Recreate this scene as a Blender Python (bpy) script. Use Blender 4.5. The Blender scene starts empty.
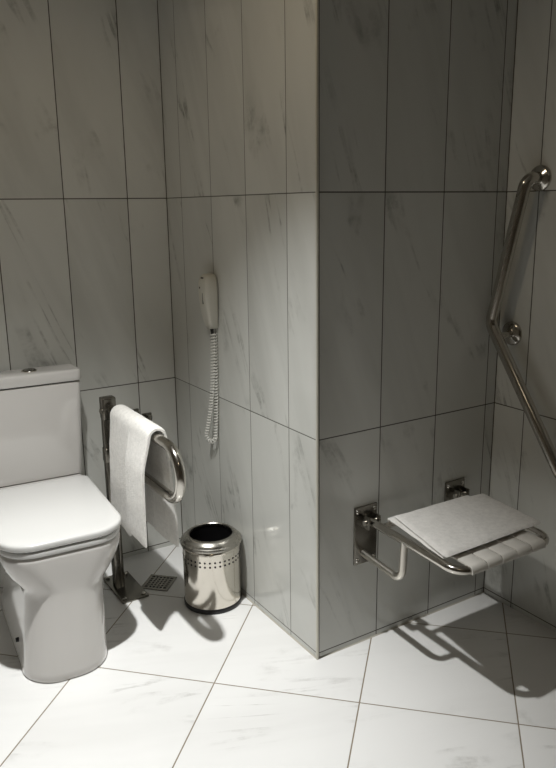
import bpy, bmesh, math, random
from mathutils import Vector, Matrix, noise
random.seed(7)
PI = math.pi
col = bpy.context.scene.collection
sc = bpy.context.scene

# ------------------------------------------------------------------ dimensions
LB, XD = 1.0214, 0.7637           # inner wall length, shower wall length
Z1, ROW, TW = 0.7395, 0.72, 0.2432  # first tile joint, tile height, tile width
CEIL = 2.45
XL, YF = -2.1, -2.7               # left wall, front wall

# ------------------------------------------------------------------ node helpers
class NT:
    def __init__(s, name):
        s.m = bpy.data.materials.new(name); s.m.use_nodes = True
        s.t = s.m.node_tree; s.b = s.t.nodes['Principled BSDF']
    def n(s, kind, **kw):
        nd = s.t.nodes.new(kind)
        for k, v in kw.items(): setattr(nd, k, v)
        return nd
    def link(s, a, b): s.t.links.new(a, b)
    def inp(s, sock, v):
        if hasattr(v, 'is_linked'): s.link(v, sock)
        else: sock.default_value = v
    def math(s, op, a, b=0.0, c=0.0, clamp=False):
        nd = s.n('ShaderNodeMath', operation=op, use_clamp=clamp)
        s.inp(nd.inputs[0], a); s.inp(nd.inputs[1], b); s.inp(nd.inputs[2], c)
        return nd.outputs[0]
    def smooth(s, v, a, b, lo=0.0, hi=1.0):
        nd = s.n('ShaderNodeMapRange', interpolation_type='SMOOTHSTEP')
        s.inp(nd.inputs[0], v); s.inp(nd.inputs[1], a); s.inp(nd.inputs[2], b)
        s.inp(nd.inputs[3], lo); s.inp(nd.inputs[4], hi)
        return nd.outputs[0]
    def mix(s, f, a, b):
        nd = s.n('ShaderNodeMix', data_type='RGBA')
        s.inp(nd.inputs[0], f); s.inp(nd.inputs[6], a); s.inp(nd.inputs[7], b)
        return nd.outputs[2]
    def xyz(s, x, y, z):
        nd = s.n('ShaderNodeCombineXYZ')
        s.inp(nd.inputs[0], x); s.inp(nd.inputs[1], y); s.inp(nd.inputs[2], z)
        return nd.outputs[0]
    def noise(s, vec, scale, detail=3.0, rough=0.5, dist=0.0):
        nd = s.n('ShaderNodeTexNoise')
        s.link(vec, nd.inputs['Vector'])
        nd.inputs['Scale'].default_value = scale; nd.inputs['Detail'].default_value = detail
        nd.inputs['Roughness'].default_value = rough; nd.inputs['Distortion'].default_value = dist
        return nd.outputs[0]
    def bump(s, h, strength, dist=0.002):
        nd = s.n('ShaderNodeBump'); nd.inputs['Strength'].default_value = strength
        nd.inputs['Distance'].default_value = dist
        s.link(h, nd.inputs['Height']); s.link(nd.outputs[0], s.b.inputs['Normal'])

def rgb(r, g, b): return (r, g, b, 1.0)

def marble(name, mode0, u0, v0, w, h, base, vein, grout, jw, rough, veins=1.0, tint=0.05, spec=0.5):
    """Marble-look ceramic tile with real-size joints, laid by world position."""
    k = NT(name)
    geo = k.n('ShaderNodeNewGeometry')
    sep = k.n('ShaderNodeSeparateXYZ'); k.link(geo.outputs['Position'], sep.inputs[0])
    X, Y, Z = sep.outputs
    mode = mode0[0]; sg = -1.0 if mode0 == 'y-' else 1.0
    if mode == 'x': U, V = X, Z
    elif mode == 'y': U, V = Y, Z
    else:                                               # floor laid on the diagonal
        c = math.sqrt(0.5)
        U = k.math('MULTIPLY', k.math('ADD', X, Y), c)
        V = k.math('MULTIPLY', k.math('SUBTRACT', Y, X), c)
    cu = k.math('DIVIDE', k.math('SUBTRACT', U, u0), w)
    cv = k.math('DIVIDE', k.math('SUBTRACT', V, v0), h)
    iu, iv = k.math('FLOOR', cu), k.math('FLOOR', cv)
    fu, fv = k.math('FRACT', cu), k.math('FRACT', cv)
    du = k.math('MULTIPLY', k.math('MINIMUM', fu, k.math('SUBTRACT', 1.0, fu)), w)
    dv = k.math('MULTIPLY', k.math('MINIMUM', fv, k.math('SUBTRACT', 1.0, fv)), h)
    d = k.math('MINIMUM', du, dv)
    joint = k.smooth(d, jw * 0.35, jw * 0.75, 1.0, 0.0)
    wn = k.n('ShaderNodeTexWhiteNoise', noise_dimensions='2D')
    k.link(k.xyz(iu, iv, 0.0), wn.inputs['Vector'])
    rnd = wn.outputs['Value']
    off = k.math('MULTIPLY', rnd, 37.0)
    # veins slant across each tile
    a = k.math('ADD', k.math('MULTIPLY', U, 3.4 * sg), k.math('MULTIPLY', V, 1.35))
    b = k.math('SUBTRACT', k.math('MULTIPLY', V, 0.55), k.math('MULTIPLY', U, 0.30 * sg))
    vec = k.xyz(k.math('ADD', a, off), k.math('ADD', b, off), off)
    n1 = k.noise(vec, 1.25, 5.0, 0.55, 0.7)
    line = k.smooth(k.math('ABSOLUTE', k.math('SUBTRACT', n1, 0.5)), 0.0, 0.030, 1.0, 0.0)
    vec2 = k.xyz(k.math('ADD', U, off), k.math('ADD', V, off), 3.3)
    mask = k.smooth(k.noise(vec2, 3.6, 3.0, 0.6), 0.46, 0.66)
    cloud = k.noise(vec, 0.9, 4.0, 0.6, 0.4)
    soft = k.smooth(cloud, 0.40, 0.78)
    fine = k.smooth(k.noise(vec2, 16.0, 4.0, 0.7), 0.3, 0.75)
    vm = k.math('MULTIPLY', k.math('MULTIPLY', line, mask), k.math('MULTIPLY', fine, 0.80 * veins), clamp=True)
    sm = k.math('MULTIPLY', soft, 0.26 * veins)
    tot = k.math('ADD', vm, sm, clamp=True)
    c1 = k.mix(tot, base, vein)
    hsv = k.n('ShaderNodeHueSaturation'); k.link(c1, hsv.inputs['Color'])
    k.link(k.math('ADD', k.math('MULTIPLY', rnd, tint), 1.0 - tint * 0.5), hsv.inputs['Value'])
    colr = k.mix(joint, hsv.outputs[0], grout)
    k.link(colr, k.b.inputs['Base Color'])
    k.link(k.math('ADD', k.math('MULTIPLY', joint, 0.6), rough, clamp=True), k.b.inputs['Roughness'])
    k.b.inputs['Specular IOR Level'].default_value = spec
    hgt = k.math('SUBTRACT', 1.0, joint)
    k.bump(hgt, 0.35, 0.0012)
    return k.m

def simple(name, c, rough, metal=0.0, spec=0.5, var=0.0, vscale=30.0, bump=0.0, bscale=200.0, coat=0.0, bdist=0.002):
    k = NT(name)
    geo = k.n('ShaderNodeTexCoord')
    if var:
        n = k.noise(geo.outputs['Object'], vscale, 3.0)
        dark = tuple(x * (1 - var) for x in c[:3]) + (1.0,)
        k.link(k.mix(n, dark, c), k.b.inputs['Base Color'])
        k.link(k.math('ADD', k.math('MULTIPLY', n, 0.06), rough), k.b.inputs['Roughness'])
    else:
        k.b.inputs['Base Color'].default_value = c
        k.b.inputs['Roughness'].default_value = rough
    k.b.inputs['Metallic'].default_value = metal
    k.b.inputs['Specular IOR Level'].default_value = spec
    k.b.inputs['Coat Weight'].default_value = coat
    k.b.inputs['Coat Roughness'].default_value = 0.03
    if bump:
        k.bump(k.noise(geo.outputs['Object'], bscale, 3.0, 0.6), bump, bdist)
    return k.m

def terry(name, c, sc_=330.0, amt=0.55):
    """Terry towelling: short loops in rows."""
    k = NT(name)
    tc = k.n('ShaderNodeTexCoord')
    n = k.noise(tc.outputs['Object'], sc_, 3.0, 0.7)
    n2 = k.noise(tc.outputs['Object'], 70.0, 3.0, 0.6)
    h = k.math('ADD', k.math('MULTIPLY', n, 0.6), k.math('MULTIPLY', n2, 0.7))
    dark = tuple(x * 0.80 for x in c[:3]) + (1.0,)
    k.link(k.mix(k.smooth(h, 0.35, 0.85), dark, c), k.b.inputs['Base Color'])
    k.b.inputs['Roughness'].default_value = 0.95
    k.b.inputs['Specular IOR Level'].default_value = 0.1
    k.b.inputs['Sheen Weight'].default_value = 0.25
    k.bump(h, amt, 0.004)
    return k.m

def emissive(name, c, s):
    k = NT(name)
    k.b.inputs['Base Color'].default_value = c
    k.b.inputs['Emission Color'].default_value = c
    k.b.inputs['Emission Strength'].default_value = s
    return k.m

WB = rgb(0.625, 0.628, 0.595); WV = rgb(0.21, 0.21, 0.19); GR = rgb(0.055, 0.045, 0.034)
M = {}
M['tileA'] = marble('marble_tile_back', 'x', -0.4047, Z1, TW, ROW, WB, WV, GR, 0.0034, 0.17)
M['tileB'] = marble('marble_tile_inner', 'y-', 0.1565, Z1, TW, ROW, WB, WV, rgb(0.10, 0.095, 0.08), 0.0028, 0.15)
M['tileC'] = marble('marble_tile_shower', 'x', 0.2435, Z1, 0.2372, ROW, WB, WV, GR, 0.0032, 0.15)
M['tileD'] = marble('marble_tile_right', 'y-', -0.1294, Z1, TW, ROW, WB, WV, GR, 0.0032, 0.15)
M['floor'] = marble('marble_tile_floor', 'd', -0.187, 0.289, 0.461, 0.447,
                    rgb(0.79, 0.785, 0.775), rgb(0.42, 0.41, 0.39), rgb(0.22, 0.18, 0.13), 0.0036, 0.16, veins=0.8, tint=0.02)
M['plaster'] = simple('painted_plaster', rgb(0.42, 0.39, 0.34), 0.8, var=0.06, vscale=4, bump=0.1, bscale=120)
M['darkwall'] = simple('taupe_wall', rgb(0.20, 0.18, 0.15), 0.6, var=0.15, vscale=3, bump=0.1, bscale=90)
M['edge_trim'] = simple('pale_metal_edge', rgb(0.62, 0.60, 0.52), 0.35, metal=0.35, var=0.1, vscale=40)
M['ceramic'] = simple('white_ceramic', rgb(0.60, 0.58, 0.555), 0.10, var=0.02, vscale=4, coat=0.6)
M['lidplastic'] = simple('white_seat_plastic', rgb(0.61, 0.605, 0.59), 0.22, var=0.02, vscale=8, coat=0.15)
M['shade_and_cap'] = simple('gap_shade_and_cap', rgb(0.02, 0.02, 0.02), 0.6, var=0.2)  # near-black paints the shade in the toilet gaps; also colours the bolt cap
M['chrome'] = simple('polished_steel', rgb(0.60, 0.575, 0.53), 0.13, metal=1.0, var=0.08, vscale=25)
M['darkchrome'] = simple('dull_chrome', rgb(0.26, 0.245, 0.215), 0.22, metal=1.0, var=0.2, vscale=35)
M['brushed'] = simple('brushed_steel', rgb(0.66, 0.63, 0.57), 0.30, metal=1.0, var=0.10, vscale=60)
M['binsteel'] = simple('bin_steel', rgb(0.74, 0.70, 0.63), 0.12, metal=1.0, var=0.05, vscale=9, bump=0.02, bscale=6, bdist=0.01)
M['binlid'] = simple('dull_lid_steel_dark_reflection', rgb(0.44, 0.42, 0.38), 0.24, metal=1.0, var=0.12, vscale=30)  # dull steel, colour darkened to carry the dark ceiling mirrored in the lid
M['cord'] = simple('white_cord_plastic', rgb(0.80, 0.79, 0.74), 0.4, var=0.03)
M['black'] = simple('black_plastic', rgb(0.012, 0.011, 0.012), 0.3, var=0.2)
M['terry'] = terry('white_terry', rgb(0.80, 0.78, 0.74))
M['linen'] = terry('folded_cotton', rgb(0.74, 0.72, 0.69), 500.0, 0.15)
M['slat'] = simple('ivory_seat_plastic', rgb(0.67, 0.645, 0.60), 0.4, var=0.08, vscale=14, bump=0.05, bscale=80)
M['phone'] = simple('offwhite_phone_plastic', rgb(0.56, 0.54, 0.475), 0.35, var=0.05, vscale=20)
M['slot'] = simple('dark_slot', rgb(0.03, 0.028, 0.025), 0.7, var=0.2)
M['lamp'] = emissive('lamp_lens', rgb(1.0, 0.93, 0.82), 25.0)
M['lampdim'] = emissive('lamp_lens_dim', rgb(1.0, 0.90, 0.76), 4.0)
M['fixture'] = simple('white_lamp_ring', rgb(0.7, 0.69, 0.66), 0.4, var=0.03)
M['door'] = simple('brown_wood', rgb(0.10, 0.06, 0.035), 0.45, var=0.5, vscale=6)

# ------------------------------------------------------------------ mesh helpers
class MB:
    def __init__(s): s.bm = bmesh.new()
    def box(s, lo, hi, bev=0.0, seg=2, rot=None):
        bm = bmesh.new(); bmesh.ops.create_cube(bm, size=1.0)
        lo, hi = Vector(lo), Vector(hi); c = (lo + hi) / 2; d = hi - lo
        bmesh.ops.scale(bm, vec=d, verts=bm.verts)
        if bev: bmesh.ops.bevel(bm, geom=bm.edges[:], offset=bev, segments=seg, profile=0.5, affect='EDGES')
        if rot is not None: bmesh.ops.rotate(bm, cent=(0, 0, 0), matrix=rot, verts=bm.verts)
        bmesh.ops.translate(bm, vec=c, verts=bm.verts)
        return s.merge(bm)
    def merge(s, bm):
        me = bpy.data.meshes.new('tmp'); bm.to_mesh(me); bm.free()
        s.bm.from_mesh(me); bpy.data.meshes.remove(me); return s
    def loft(s, rings, cap=True, closed=True):
        bm = s.bm; vr = [[bm.verts.new(p) for p in r] for r in rings]
        n = len(rings[0])
        for a, b in zip(vr, vr[1:]):
            for i in range(n if closed else n - 1):
                j = (i + 1) % n
                bm.faces.new((a[i], a[j], b[j], b[i]))
        if cap:
            bm.faces.new(list(reversed(vr[0]))); bm.faces.new(vr[-1])
        return s
    def lathe(s, prof, seg=48, axis='z', org=(0, 0, 0), cap=True):
        rings = []
        for r, h in prof:
            ring = []
            for i in range(seg):
                a = 2 * PI * i / seg; c, q = r * math.cos(a), r * math.sin(a)
                p = {'z': (c, q, h), 'x': (h, c, q), 'y': (q, h, c)}[axis]
                ring.append(Vector(p) + Vector(org))
            rings.append(ring)
        return s.loft(rings, cap)
    def tube(s, pts, r, seg=16, cap=True):
        pts = [Vector(p) for p in pts]; rings = []
        t0 = (pts[1] - pts[0]).normalized()
        nrm = t0.orthogonal().normalized()
        for i, p in enumerate(pts):
            if i == 0: t = t0
            elif i == len(pts) - 1: t = (pts[-1] - pts[-2]).normalized()
            else: t = ((pts[i + 1] - p).normalized() + (p - pts[i - 1]).normalized()).normalized()
            nrm = (nrm - t * nrm.dot(t)).normalized(); bi = t.cross(nrm)
            rr = r[i] if isinstance(r, (list, tuple)) else r
            rings.append([p + (nrm * math.cos(2 * PI * k / seg) + bi * math.sin(2 * PI * k / seg)) * rr for k in range(seg)])
        return s.loft(rings, cap)
    def prism(s, poly, z0, z1):
        return s.loft([[(x, y, z0) for x, y in poly], [(x, y, z1) for x, y in poly]])
    def build(s, name, mat, parent=None, smooth=35, loc=None):
        bmesh.ops.recalc_face_normals(s.bm, faces=s.bm.faces)
        me = bpy.data.meshes.new(name); s.bm.to_mesh(me); s.bm.free()
        me.materials.append(M[mat] if isinstance(mat, str) else mat)
        o = bpy.data.objects.new(name, me); col.objects.link(o)
        if parent is not None:
            o.parent = parent
            off = Vector((0, 0, 0)); q = parent
            while q is not None: off += q.location; q = q.parent
            me.transform(Matrix.Translation(-off))     # meshes are written in room coordinates
        if smooth:
            for p in me.polygons: p.use_smooth = True
            me.set_sharp_from_angle(angle=math.radians(smooth))
        return o

def recentre(o, p):
    """Put a single-mesh thing's origin at its base point."""
    o.data.transform(Matrix.Translation(-Vector(p))); o.location = p
    return o

def fillet(pts, rad, seg=10):
    pts = [Vector(p) for p in pts]; out = [pts[0]]
    for i in range(1, len(pts) - 1):
        a, b, c = pts[i - 1], pts[i], pts[i + 1]
        u, v = (a - b).normalized(), (c - b).normalized()
        ang = u.angle(v); r = rad[i - 1] if isinstance(rad, (list, tuple)) else rad
        L = min(r / math.tan(ang / 2), (a - b).length * 0.49, (c - b).length * 0.49)
        p0, p1 = b + u * L, b + v * L
        rr = L * math.tan(ang / 2)
        cen = b + (u + v).normalized() * (rr / math.sin(ang / 2))
        e0, e1 = p0 - cen, p1 - cen; tot = e0.angle(e1); ax = e0.cross(e1).normalized()
        for k in range(seg + 1):
            out.append(cen + Matrix.Rotation(tot * k / seg, 3, ax) @ e0)
    out.append(pts[-1]); return out

def rrect(x0, x1, y0, y1, r, z, seg=8, rb=None):
    """Rounded rectangle ring; r = radius at the y0 end, rb at the y1 end."""
    rb = r if rb is None else rb; out = []
    for cx, cy, a0, q in ((x1 - r, y0 + r, -PI / 2, r), (x1 - rb, y1 - rb, 0, rb), (x0 + rb, y1 - rb, PI / 2, rb), (x0 + r, y0 + r, PI, r)):
        for k in range(seg + 1):
            a = a0 + PI / 2 * k / seg
            out.append(Vector((cx + q * math.cos(a), cy + q * math.sin(a), z)))
    return out

def thing(name, label, cat, loc, group=None):
    o = bpy.data.objects.new(name, None); col.objects.link(o)
    o.empty_display_size = 0.05; o.location = loc
    return tag(o, label, cat, group)
def tag(o, label, cat, group=None):
    o['label'] = label; o['category'] = cat
    if group: o['group'] = group
    return o
def struct(o): o['kind'] = 'structure'; return o

# ------------------------------------------------------------------ room shell
T = 0.1
struct(MB().box((XL - T, YF - T, -T), (XD + T, LB + T, 0)).build('floor', 'floor', smooth=0))
struct(MB().box((XL - T, YF - T, CEIL), (XD + T, LB + T, CEIL + T)).build('ceiling', 'plaster', smooth=0))
struct(MB().prism([(XL - T, LB), (T, LB), (T, LB + T), (XL - T, LB + T)], 0, CEIL).build('wall_back', 'tileA', smooth=0))
struct(MB().prism([(0, 0), (0, LB), (T, LB), (T, T)], 0, CEIL).build('wall_inner', 'tileB', smooth=0))
struct(MB().prism([(0, 0), (XD, 0), (XD, T), (T, T)], 0, CEIL).build('wall_shower', 'tileC', smooth=0))
struct(MB().prism([(XD, YF), (XD + T, YF), (XD + T, T), (XD, T)], 0, CEIL).build('wall_right', 'tileD', smooth=0))
struct(MB().prism([(XL - T, YF), (XL, YF), (XL, LB), (XL - T, LB)], 0, CEIL).build('wall_left', 'darkwall', smooth=0))
struct(MB().prism([(XL - T, YF - T), (XD + T, YF - T), (XD + T, YF), (XL - T, YF)], 0, CEIL).build('wall_front', 'darkwall', smooth=0))
# metal edge strip on the outer corner of the two tiled walls
tr = MB(); tr.tube([(-0.0005, -0.0005, 0.0), (-0.0005, -0.0005, CEIL)], 0.0048, 14)
struct(tr.build('trim_1', 'edge_trim'))
# sealant beads where the tiled walls meet the floor
def bead(name, a, b, n):
    a, b, n = Vector(a), Vector(b), Vector(n)
    up = Vector((0, 0, 1)); m = MB()
    m.loft([[p, p + n * 0.004, p + n * 0.002 + up * 0.002, p + up * 0.004] for p in (a, b)])
    return struct(m.build(name, 'edge_trim'))
M['sealant'] = simple('pale_sealant', rgb(0.55, 0.52, 0.45), 0.6, var=0.35, vscale=25)
for nm, a, b, n in (('trim_2', (0, 0, 0), (0, LB, 0), (-1, 0, 0)), ('trim_3', (0, 0, 0), (XD, 0, 0), (0, -1, 0))):
    o = bead(nm, a, b, n); o.data.materials[0] = M['sealant']

# dark grout lines in the two inner corners
M['grout'] = simple('dark_grout', rgb(0.10, 0.085, 0.065), 0.9, var=0.3, vscale=30)
for nm, x, y in (('trim_4', 0, LB), ('trim_5', XD, 0)):
    g = .0022
    struct(MB().box((x - g, y - g, 0), (x, y, CEIL)).build(nm, 'grout', smooth=0))

# ------------------------------------------------------------------ toilet
TX = -0.655
toilet = thing('toilet', 'white close-coupled toilet with square lid closed, standing against the back wall', 'toilet', (TX, 0.62, 0))
toilet.rotation_euler = (0, 0, math.radians(-3.5))
def bowl_ring(z, hw, yf, yb, r, rb=0.03):
    dx = -.022 * max(0.0, 1 - z / .29)             # the foot sits a little to the left under the bowl
    return rrect(TX - hw + dx, TX + hw + dx, yf, yb, r, z, 10, rb)
b = MB()
prof = [(0.000, .131, .333, .980, .108), (0.006, .134, .329, .980, .110), (0.03, .133, .330, .980, .110), (0.10, .129, .340, .980, .106), (0.18, .126, .350, .980, .102),
        (0.255, .124, .355, .980, .100), (0.275, .126, .356, .980, .102), (0.290, .133, .356, .980, .104), (0.308, .147, .355, .980, .106), (0.33, .162, .354, .980, .108),
        (0.355, .174, .352, .980, .108), (0.38, .182, .351, .980, .106), (0.400, .185, .350, .980, .104), (0.408, .185, .350, .980, .104), (0.414, .180, .355, .980, .100)]
b.loft([bowl_ring(*q) for q in prof])
b.box((TX - .180, .865, .400), (TX + .180, 1.000, .459), .012, 3)          # rear deck under the cistern
b.build('bowl', 'ceramic', toilet, 50)
def slab(mb, hw, yf, yb, r, z0, z1, bev=0.006, rb=0.03):
    prof = [(z0, -bev * .7), (z0 + bev * .3, -bev * .25), (z0 + bev, 0), (z1 - bev, 0), (z1 - bev * .3, -bev * .25), (z1, -bev * .9)]
    mb.loft([rrect(TX - hw - d, TX + hw + d, yf - d, yb + d, r + d, z, 10, rb + d) for z, d in prof]); return mb
slab(MB(), .174, .364, .84, .10, .411, .4235, .003).build('seat_gap_shade', 'shade_and_cap', toilet)  # dark slab stands in for the shade between bowl and seat
slab(MB(), .187, .348, .856, .105, .418, .436, .005).build('seat_ring', 'lidplastic', toilet)
slab(MB(), .180, .357, .85, .10, .435, .4415, .002).build('lid_gap_shade', 'shade_and_cap', toilet)  # dark slab painted as the shaded gap under the lid
lid = MB()
lp = [(.4405, -.004), (.443, -.001), (.447, 0), (.455, 0), (.4595, -.0015), (.4625, -.006), (.4642, -.016), (.4652, -.05)]
lid.loft([rrect(TX - .193 - d, TX + .193 + d, .346 - d, .876 + d, max(.108 + d, .02), z, 10, max(.04 + d, .01)) for z, d in lp])
lid.build('lid', 'lidplastic', toilet, 50)
def tank(mb, h0, h1, yf, z0, z1, r, bev):
    pf = [(z0, -bev), (z0 + bev * .3, -bev * .3), (z0 + bev, 0), (z1 - bev, 0), (z1 - bev * .3, -bev * .3), (z1, -bev)]
    rr = []
    for z, d in pf:
        hw = h0 + (h1 - h0) * (z - z0) / (z1 - z0)
        rr.append(rrect(TX - hw - d, TX + hw + d, yf - d, 1.003, r + d, z, 8, .012))
    mb.loft(rr); return mb
tank(MB(), .187, .203, .885, .4625, .814, .022, .005).build('cistern', 'ceramic', toilet)
tank(MB(), .196, .196, .890, .810, .820, .02, .002).build('cistern_gap_shade', 'shade_and_cap', toilet)  # dark slab painted as the shade line below the cistern lid
cl = tank(MB(), .207, .207, .879, .8165, .858, .024, .009).build('cistern_lid', 'ceramic', toilet)
fb = MB(); fb.lathe([(.0, .857), (.027, .857), (.028, .860), (.026, .8625), (.023, .8625)], 40, org=(TX + .035, .950, 0), cap=False)
fr = fb.build('flush_ring', 'chrome', cl)
fb = MB()
for sx in (-1, 1):
    ring = [Vector((TX + .035 + sx * (.0015 + .0205 * math.cos(a)), .950 + .0205 * math.sin(a), 0)) for a in [(-PI / 2 + PI * i / 20) for i in range(21)]]
    fb.loft([[v + Vector((0, 0, z)) for v in ring] for z in (.858, .8645)])
fb.build('flush_button', 'darkchrome', cl)
MB().lathe([(.0001, -.010), (.0065, -.010), (.0075, -.004), (.0075, .004)], 20, axis='x', org=(TX - .1465, .52, .072)).build('bolt_cap', 'shade_and_cap', toilet)

# ------------------------------------------------------------------ floor-mounted support rail beside the toilet
RX, PY = -0.360, 0.790
rail = thing('support_rail', 'chrome looped support rail on a floor post beside the toilet', 'support rail', (RX, PY, 0))
pl = MB(); pl.box((-0.408, 0.668, 0), (-0.304, 0.892, 0.008), .002, 2); plate = pl.build('base_plate', 'darkchrome', rail)
for px in (-0.393, -0.319):
    for py in (.686, .874):
        MB().lathe([(.0001, .0075), (.009, .0075), (.009, .012), (.006, .015), (.0001, .0155)], 6, org=(px, py, 0)).build('bolt', 'chrome', plate, 0)
ps = MB(); ps.box((RX - .036, PY - .016, .006), (RX - .012, PY + .016, .735), .003, 2)
post = ps.build('post', 'darkchrome', rail)
MB().box((RX - .010, PY - .011, .006), (RX + .004, PY + .013, .72), .003, 2).build('post_flange', 'darkchrome', rail)
hb = MB(); hb.box((RX - .037, PY - .020, .680), (RX + .014, PY + .020, .762), .005, 3)
hb.build('pivot_block', 'darkchrome', rail)
hb = MB(); hb.box((RX - .038, PY - .020, .518), (RX + .022, PY + .020, .572), .004, 3); hb.build('lower_socket', 'darkchrome', rail)
MB().tube([(RX - .046, PY - .01, .715), (RX + .034, PY - .01, .715)], .009, 18).build('pivot_pin', 'chrome', rail)
bar = MB()
path = [(RX, PY - .02, .715)]
for k in range(25):
    a = PI / 2 + PI * k / 24
    path.append((RX, .285 + .085 * math.cos(a), .630 + .085 * math.sin(a)))
path.append((RX, PY - .02, .545))
bar.tube(path, .0165, 20); bar.build('rail_loop', 'chrome', rail)

# towel hanging over the rail
def drape(y0, y1):
    m = MB(); NY, th = 80, 0.018
    cl = []
    zb1, zb2, xr = .368, .334, .0270
    for k in range(15): cl.append((-1, k / 14.0))
    rings = []
    for j in range(NY + 1):
        t = j / NY; y = y0 + (y1 - y0) * t
        crease = math.exp(-((t - .47) / .030) ** 2)
        left = 1 / (1 + math.exp(-(t - .5) * 90))
        mid = []
        # front side, bottom to top
        zf = zb1 - .040 * left + .006 * math.sin(t * 9) - .010 * (1 - t)
        for k in range(16):
            s = k / 15.0; z = zf + (.715 - zf) * s
            x = RX - xr - .010 * (1 - s) - .004 * math.sin(t * 7 + 2 * s) * (1 - s) - (.023 - .017 * left) * (1 - .75 * crease) * min(1, (1 - s) * 3.5)
            mid.append((x, y + (.012 * (1 - s)) * (t - .5), z))
        for k in range(1, 10):
            a = PI - PI * k / 10
            mid.append((RX + xr * math.cos(a), y, .715 + (xr + .001) * math.sin(a) - .0 * crease))
        zk = zb2 + .006 * math.sin(t * 6 + 1)
        for k in range(16):
            s = k / 15.0; z = .715 + (zk - .715) * s
            x = RX + xr + .016 * s + .006 * math.sin(t * 8 + 3 * s) * s - .004 * crease * s
            mid.append((x, y + (.03 * s) * (t - .62), z))
        n = len(mid); inn, out = [], []
        endt = th * (0.55 + 0.45 * min(1, min(t, 1 - t) / .04))
        for i, pnt in enumerate(mid):
            a, c = Vector(mid[max(i - 1, 0)]), Vector(mid[min(i + 1, n - 1)])
            d = (c - a); d.y = 0; d.normalize(); nr = Vector((-d.z, 0, d.x))
            w = endt * .5 * (1.0 if 0 < i < n - 1 else .55)
            jit = .0012 * noise.noise(Vector((y * 60, i * .9, 3)))
            out.append(Vector(pnt) + nr * (w + jit)); inn.append(Vector(pnt) - nr * w * .55)
        rings.append(out + inn[::-1])
    m.loft(rings); return m
tw = drape(.364, .710).build('hand_towel', 'terry', smooth=70)
recentre(tw, (RX, .60, .33))
tag(tw, 'white terry hand towel draped over the looped rail beside the toilet', 'towel')

# ------------------------------------------------------------------ small wall fittings behind the towel
def hook(x, z, label):
    r = thing('wall_hook', label, 'hook', (x, LB, z - .02), 'chrome fittings on the back wall behind the towel')
    MB().box((x - .021, LB - .010, z - .018), (x + .021, LB, z + .018), .003, 2).build('backplate', 'darkchrome', r)
    m = MB(); m.tube(fillet([(x, LB - .006, z), (x, LB - .045, z), (x, LB - .045, z + .016)], .008, 5), .008, 14); m.build('prong', 'darkchrome', r)
    return r
hook(-.190, .617, 'dark chrome wall hook just above the hanging towel, left one of the pair')
hook(-.136, .592, 'dark chrome wall hook right of the hanging towel, lower one of the pair')

# ------------------------------------------------------------------ waste bin
BX, BY = -.112, .515
bn = thing('waste_bin', 'round polished steel waste bin with open top beside the inner wall', 'bin', (BX, BY, 0))
org = (BX, BY, 0)
MB().lathe([(.098, 0), (.106, 0), (.1075, .004), (.1075, .014), (.105, .018), (.098, .018)], 64, org=org).build('base_ring', 'black', bn)
body = MB(); body.lathe([(.1, .012), (.1045, .013), (.1045, .225), (.107, .228), (.1085, .232), (.107, .236), (.1045, .238), (.100, .238)], 96, org=org, cap=False)
bo = body.build('body', 'binsteel', bn)
for row, z in enumerate((.1845, .2005)):
    for i in range(36):
        a = 2 * PI * i / 36
        p = Vector((BX + .1044 * math.cos(a), BY + .1044 * math.sin(a), z))
        nrm = Vector((math.cos(a), math.sin(a), 0)); tg = Vector((-math.sin(a), math.cos(a), 0)); up = Vector((0, 0, 1))
        m = MB(); m.loft([[p + nrm * e + (tg * math.cos(q) + up * math.sin(q)) * .0040 for q in [2 * PI * k / 10 for k in range(10)]] for e in (-.001, .0006)])
        h = m.build('vent_hole', 'black', bo, 0)
lidm = MB(); lidm.lathe([(.100, .236), (.1085, .238), (.112, .241), (.1125, .247), (.111, .251), (.106, .254), (.1055, .2565), (.100, .2625), (.092, .2695), (.085, .273), (.081, .2735), (.0785, .271), (.078, .266), (.078, .262)], 96, org=org, cap=False)
lidm.build('lid_ring', 'binlid', bn)
lin = MB(); lin.lathe([(.0785, .2705), (.0790, .262), (.088, .23), (.090, .05), (.0001, .045)], 64, org=org, cap=False)
lin.build('liner', 'black', bn, 40)

# ------------------------------------------------------------------ floor drain
DX, DY, DH = -.232, .742, .049
dr = thing('floor_drain', 'square chrome floor drain grate set diagonally between support rail and bin', 'drain', (DX, DY, 0))
R45 = Matrix.Rotation(PI / 4, 3, 'Z')
def dbox(mb, u0, u1, v0, v1, z0, z1, bev=.0005):
    c = R45 @ Vector(((u0 + u1) / 2, (v0 + v1) / 2, 0)) + Vector((DX, DY, 0))
    h = Vector(((u1 - u0) / 2, (v1 - v0) / 2, 0))
    mb.box((c.x - h.x, c.y - h.y, z0), (c.x + h.x, c.y + h.y, z1), bev, 1, R45)
m = MB(); dbox(m, -DH + .004, DH - .004, -DH + .004, DH - .004, .0002, .0012); m.build('drain_well', 'black', dr, 0)
m = MB()
for s in (-1, 1):
    dbox(m, s * DH - .006, s * DH + .006, -DH - .006, DH + .006, .0002, .004)
    dbox(m, -DH + .006, DH - .006, s * DH - .006, s * DH + .006, .0002, .004)
m.build('drain_frame', 'darkchrome', dr, 0)
m = MB(); nb = 6; st = 2 * (DH - .006) / nb
for i in range(1, nb):
    q = -DH + .006 + i * st
    dbox(m, q - .0036, q + .0036, -DH + .005, DH - .005, .001, .0036)
    dbox(m, -DH + .005, DH - .005, q - .0036, q + .0036, .001, .0034)
m.build('drain_grate', 'darkchrome', dr, 0)

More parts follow.
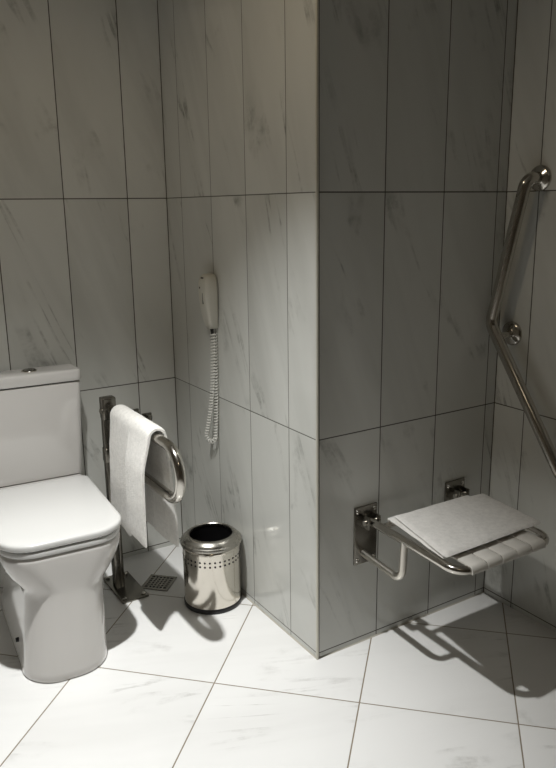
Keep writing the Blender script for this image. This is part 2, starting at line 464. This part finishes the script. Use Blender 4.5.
# ------------------------------------------------------------------ wall telephone
HY = .638
ph = thing('wall_telephone', 'off-white telephone handset with coiled cord hung on the inner wall', 'telephone', (0, HY, .96))
hs = MB(); rings = []
for z, xo, xi, hw, r in ((.976, -.026, -.010, .015, .006), (.982, -.030, -.010, .021, .009), (1.01, -.036, -.009, .025, .011), (1.05, -.042, -.009, .028, .013), (1.09, -.046, -.009, .030, .014),
                         (1.13, -.047, -.009, .0305, .014), (1.158, -.046, -.010, .029, .013), (1.176, -.042, -.012, .024, .011), (1.185, -.036, -.016, .016, .008), (1.188, -.030, -.022, .007, .003)):
    z = 1.194 - (1.188 - z) * .925
    rings.append(rrect(xo * 1.12, min(xi + .009, -.0005), HY - hw * 1.18, HY + hw * 1.18, r, z, 6))
hs.loft(rings); hand = hs.build('handset', 'phone', ph, 60)
MB().box((-.0525, HY - .0075, 1.088), (-.0490, HY - .0035, 1.128), .001, 1).build('slot', 'slot', hand)
MB().lathe([(.0001, -.0538), (.003, -.0538), (.0034, -.050)], 12, axis='x', org=(0, HY + .014, 1.145)).build('button', 'slot', hand)
MB().box((-.0495, HY - .009, 1.1765), (-.0415, HY + .009, 1.1815), .001, 1, Matrix.Rotation(math.radians(25), 3, 'Y')).build('slot', 'slot', hand)
m = MB(); m.tube([(-.019, HY - .004, 1.002), (-.018, HY - .006, .975)], [.0070, .0048], 14); m.build('cord_sleeve', 'slot', ph)
def upath(n=200):
    pts = []
    A0, A1 = Vector((-.018, HY - .006, .980)), Vector((-.034, HY + .040, .588))
    B1, B0 = Vector((-.014, HY + .004, .588)), Vector((-.010, HY - .010, .980))
    for i in range(n + 1):
        t = i / n
        if t < .45:
            q = t / .45; p = A0.lerp(A1, q); p.x = A0.x + (A1.x - A0.x) * q ** 2.5; p.y = A0.y + (A1.y - A0.y) * q ** 2.5
        elif t < .55:
            q = (t - .45) / .10; a = PI * q
            p = (A1 + B1) / 2 + (A1 - B1) / 2 * math.cos(a) - Vector((0, 0, .024 * math.sin(a)))
        else:
            q = 1 - (t - .55) / .45; p = B0.lerp(B1, q); p.x = B0.x + (B1.x - B0.x) * q ** 2.5; p.y = B0.y + (B1.y - B0.y) * q ** 2.5
        pts.append(p)
    return pts
base = upath(); turns, per = 76, 12
L = [0]
for a, c in zip(base, base[1:]): L.append(L[-1] + (c - a).length)
def at(d):
    for i in range(1, len(L)):
        if L[i] >= d or i == len(L) - 1:
            f = (d - L[i - 1]) / max(L[i] - L[i - 1], 1e-9); return base[i - 1].lerp(base[i], f), (base[i] - base[i - 1]).normalized()
pts = []
for i in range(turns * per + 1):
    d = L[-1] * i / (turns * per); p, t = at(d)
    nx = Vector((1, 0, 0)); bi = t.cross(nx).normalized(); nx = bi.cross(t)
    a = 2 * PI * i / per
    pts.append(p + (nx * math.cos(a) + bi * math.sin(a)) * .0072)
m = MB(); m.tube(pts, .0019, 6); m.build('coiled_cord', 'cord', ph, 80)

# ------------------------------------------------------------------ fold-down shower seat
SX0, SX1 = .184, .572
seat = thing('shower_seat', 'fold-down shower seat with steel frame and ivory slats on the shower wall', 'shower seat', ((SX0 + SX1) / 2, 0, .40))
def sz(y): return .447 + .034 * y            # the seat droops slightly towards its front
def wall_plate(xc):
    m = MB(); m.box((xc - .046, -.008, .290), (xc + .046, 0, .490), .003, 2)
    pl = m.build('wall_plate', 'darkchrome', seat)
    for dx in (-.034, .034):
        for z in (.306, .474):
            MB().lathe([(.0001, -.0125), (.004, -.0122), (.0065, -.010), (.007, -.008)], 14, axis='y', org=(xc + dx, 0, z)).build('screw', 'chrome', pl)
    for s in (-1, 1):
        h = MB(); h.box((xc + s * .021 - .0035, -.052, .425), (xc + s * .021 + .0035, -.006, .467), .0025, 2)
        h.build('hinge_bracket', 'darkchrome', seat)
    m = MB(); m.tube([(xc - .031, -.036, sz(-.036)), (xc + .031, -.036, sz(-.036))], .0085, 16); m.build('hinge_pin', 'chrome', seat)
wall_plate(SX0 + .002); wall_plate(SX1 + .010)
YFR = -.418
fp = fillet([(SX0, -.030, sz(-.03)), (SX0, YFR, sz(YFR)), (SX1, YFR, sz(YFR)), (SX1, -.030, sz(-.03))], .05, 12)
m = MB(); m.tube(fp, .0130, 20); m.build('frame', 'chrome', seat)
m = MB(); m.tube([(SX0, -.085, sz(-.085)), (SX1, -.085, sz(-.085))], .010, 16); m.build('rear_bar', 'chrome', seat)
for xc in (SX0, SX1):
    m = MB(); m.tube(fillet([(xc - .008, -.004, .328), (xc - .008, -.195, .312), (xc - .002, -.195, sz(-.195))], .035, 10), .0115, 18)
    m.build('support_strut', 'brushed', seat)
NS = 5; x0, x1 = .216, .526; w = (x1 - x0) / NS
for i in range(NS):
    a, c = x0 + i * w + .0016, x0 + (i + 1) * w - .0016
    sec = []
    topz = lambda y: sz(y) + .0128
    o_, i_ = [], []
    ys = [-.075 - (.418 - .075) * k / 12 for k in range(13)]
    for y in ys: o_.append((y, topz(y) + .004)); i_.append((y, topz(y) - .003))
    for k in range(1, 9):                                       # lip curling over the front tube
        an = PI / 2 + k / 8 * math.radians(115)
        o_.append((YFR + .0172 * math.cos(an), sz(YFR) + .0172 * math.sin(an))); i_.append((YFR + .0133 * math.cos(an), sz(YFR) + .0133 * math.sin(an)))
    ring = o_ + i_[::-1]
    m = MB(); rr = []
    for x, ins in ((a, .0015), (a + .0025, 0), (c - .0025, 0), (c, .0015)):
        rr.append([Vector((x, y, z - (ins if q < len(o_) else -ins * .3))) for q, (y, z) in enumerate(ring)])
    m.loft(rr); m.build('slat', 'slat', seat, 40)

# folded towel lying on the seat
def pad(mb, c00, c10, c11, c01, zoff, th, seedv, NX=40, NY=30):
    """Soft folded slab over a quad (back-left, back-right, front-right, front-left)."""
    top, bot = [], []
    for j in range(NY + 1):
        v = j / NY; rt, rb = [], []
        for i in range(NX + 1):
            u = i / NX
            p = (Vector(c00) * (1 - u) + Vector(c10) * u) * (1 - v) + (Vector(c01) * (1 - u) + Vector(c11) * u) * v
            ed = min(u * .40, (1 - u) * .40, v * .29, (1 - v) * .29)
            f = math.sqrt(max(0, 1 - max(0, 1 - ed / (th * .55)) ** 2))
            nz = .0026 * noise.noise(Vector((u * 5, v * 4, seedv))) + .0006 * noise.noise(Vector((u * 19, v * 15, seedv)))
            wob = .0034 * noise.noise(Vector((u * 6, v * 6, seedv + 9)))
            zb = sz(p.y) + .0169 + zoff
            q = Vector((p.x + wob, p.y + wob, 0))
            rt.append(q + Vector((0, 0, zb + th * (.5 + .5 * f) + nz * f))); rb.append(q + Vector((0, 0, zb + th * (.5 - .5 * f))))
        top.append(rt); bot.append(rb)
    bm = mb.bm
    T_ = [[bm.verts.new(p) for p in r] for r in top]; B_ = [[bm.verts.new(p) for p in r] for r in bot]
    for j in range(NY):
        for i in range(NX):
            bm.faces.new((T_[j][i], T_[j][i + 1], T_[j + 1][i + 1], T_[j + 1][i]))
            bm.faces.new((B_[j][i], B_[j + 1][i], B_[j + 1][i + 1], B_[j][i + 1]))
    bmesh.ops.remove_doubles(bm, verts=bm.verts[:], dist=.0001)
bt = thing('bath_towel', 'folded white cotton towel lying flat on the fold-down shower seat', 'towel', (.38, -.22, .455))
m = MB(); pad(m, (.212, -.080), (.560, -.085), (.580, -.358), (.176, -.362), .0006, .0085, 1.0); m.build('lower_fold', 'linen', bt, 60)
m = MB(); pad(m, (.226, -.094), (.598, -.118), (.586, -.368), (.172, -.374),   .0088, .0110, 5.0); m.build('upper_fold', 'linen', bt, 60)

# ------------------------------------------------------------------ angled grab bar on the right wall
gb = thing('grab_bar', 'angled chrome grab bar mounted on the right wall above the shower seat', 'grab bar', (XD, -.05, .62))
bx = XD - .066
e = Vector((0, -.335, -.47)).normalized()
P0 = Vector((bx, -.128, 1.497)); P1 = Vector((bx, -.022, 1.030)); P2 = P1 + e * .56
gp = fillet([(XD - .004, -.133, 1.498), P0 + Vector((0, -.005, .001)), P1, P2, (XD - .004, P2.y, P2.z)], [.042, .05, .042], 10)
m = MB(); m.tube(gp, .0195, 20); m.build('handrail', 'chrome', gb)
m = MB(); m.tube([(XD - .004, -.060, .995), (bx + .004, -.052, .988)], .0125, 16); m.build('stay', 'chrome', gb)
for y, z in ((-.133, 1.498), (-.060, .995), (P2.y, P2.z)):
    MB().lathe([(.0405, 0), (.0405, -.004), (.039, -.008), (.034, -.0115), (.022, -.0145), (.017, -.018)], 40, axis='x', org=(XD, y, z)).build('wall_plate', 'chrome', gb)

# ------------------------------------------------------------------ ceiling lamps (above the frame)
LX, LY = -.78, -.05
def downlight(x, y, label, mat):
    r = thing('downlight', label, 'lamp', (x, y, CEIL))
    MB().lathe([(.048, -.0), (.048, -.004), (.042, -.006), (.036, -.003), (.036, 0)], 40, org=(x, y, CEIL), cap=False).build('ring', 'fixture', r)
    m = MB(); m.lathe([(.0001, -.0035), (.034, -.0035), (.034, -.0005), (.0001, -.0005)], 40, org=(x, y, CEIL)); m.build('lens', mat, r)
    return r
downlight(LX, LY, 'recessed ceiling downlight in front of the toilet', 'lamp')
downlight(-1.22, -1.80, 'dim recessed ceiling downlight near the door', 'lampdim')
def spot(name, loc, energy, size, blend, color, radius):
    l = bpy.data.lights.new(name, 'SPOT'); l.energy = energy; l.spot_size = math.radians(size); l.spot_blend = blend
    l.color = color; l.shadow_soft_size = radius
    o = bpy.data.objects.new(name, l); col.objects.link(o); o.location = loc
    return o
spot('downlight_beam', (LX, LY, CEIL - .012), 248, 81, 1.0, (.985, 1.0, .99), .03)
spot('downlight_spill', (LX, LY, CEIL - .012), 9.5, 172, .6, (1.0, .82, .56), .03)
spot('door_beam', (-1.22, -1.80, CEIL - .012), 10, 150, 1.0, (1.0, .82, .58), .05)

wd = bpy.data.worlds.new('World'); sc.world = wd; wd.use_nodes = True
wd.node_tree.nodes['Background'].inputs[0].default_value = (.05, .047, .04, 1)

# ------------------------------------------------------------------ camera
cam = bpy.data.cameras.new('Camera'); co = bpy.data.objects.new('Camera', cam); col.objects.link(co)
yaw, pitch, roll, F = .558261712, .237243507, -.0133302293, 733.259
f = Vector((math.sin(yaw) * math.cos(pitch), math.cos(yaw) * math.cos(pitch), -math.sin(pitch)))
r = Vector((math.cos(yaw), -math.sin(yaw), 0)); u = r.cross(f)
c_, s_ = math.cos(roll), math.sin(roll)
r2, u2 = r * c_ + u * s_, u * c_ - r * s_
mw = Matrix((r2, u2, -f)).transposed().to_4x4(); mw.translation = Vector((-1.2072, -1.7150, 1.4217))
co.matrix_world = mw
cam.sensor_fit = 'VERTICAL'; cam.sensor_height = 36.0; cam.lens = F / 768 * 36.0; cam.clip_start = .02
sc.camera = co
sc.view_settings.view_transform = 'Standard'
sc.view_settings.look = 'None'
sc.view_settings.exposure = 0.12
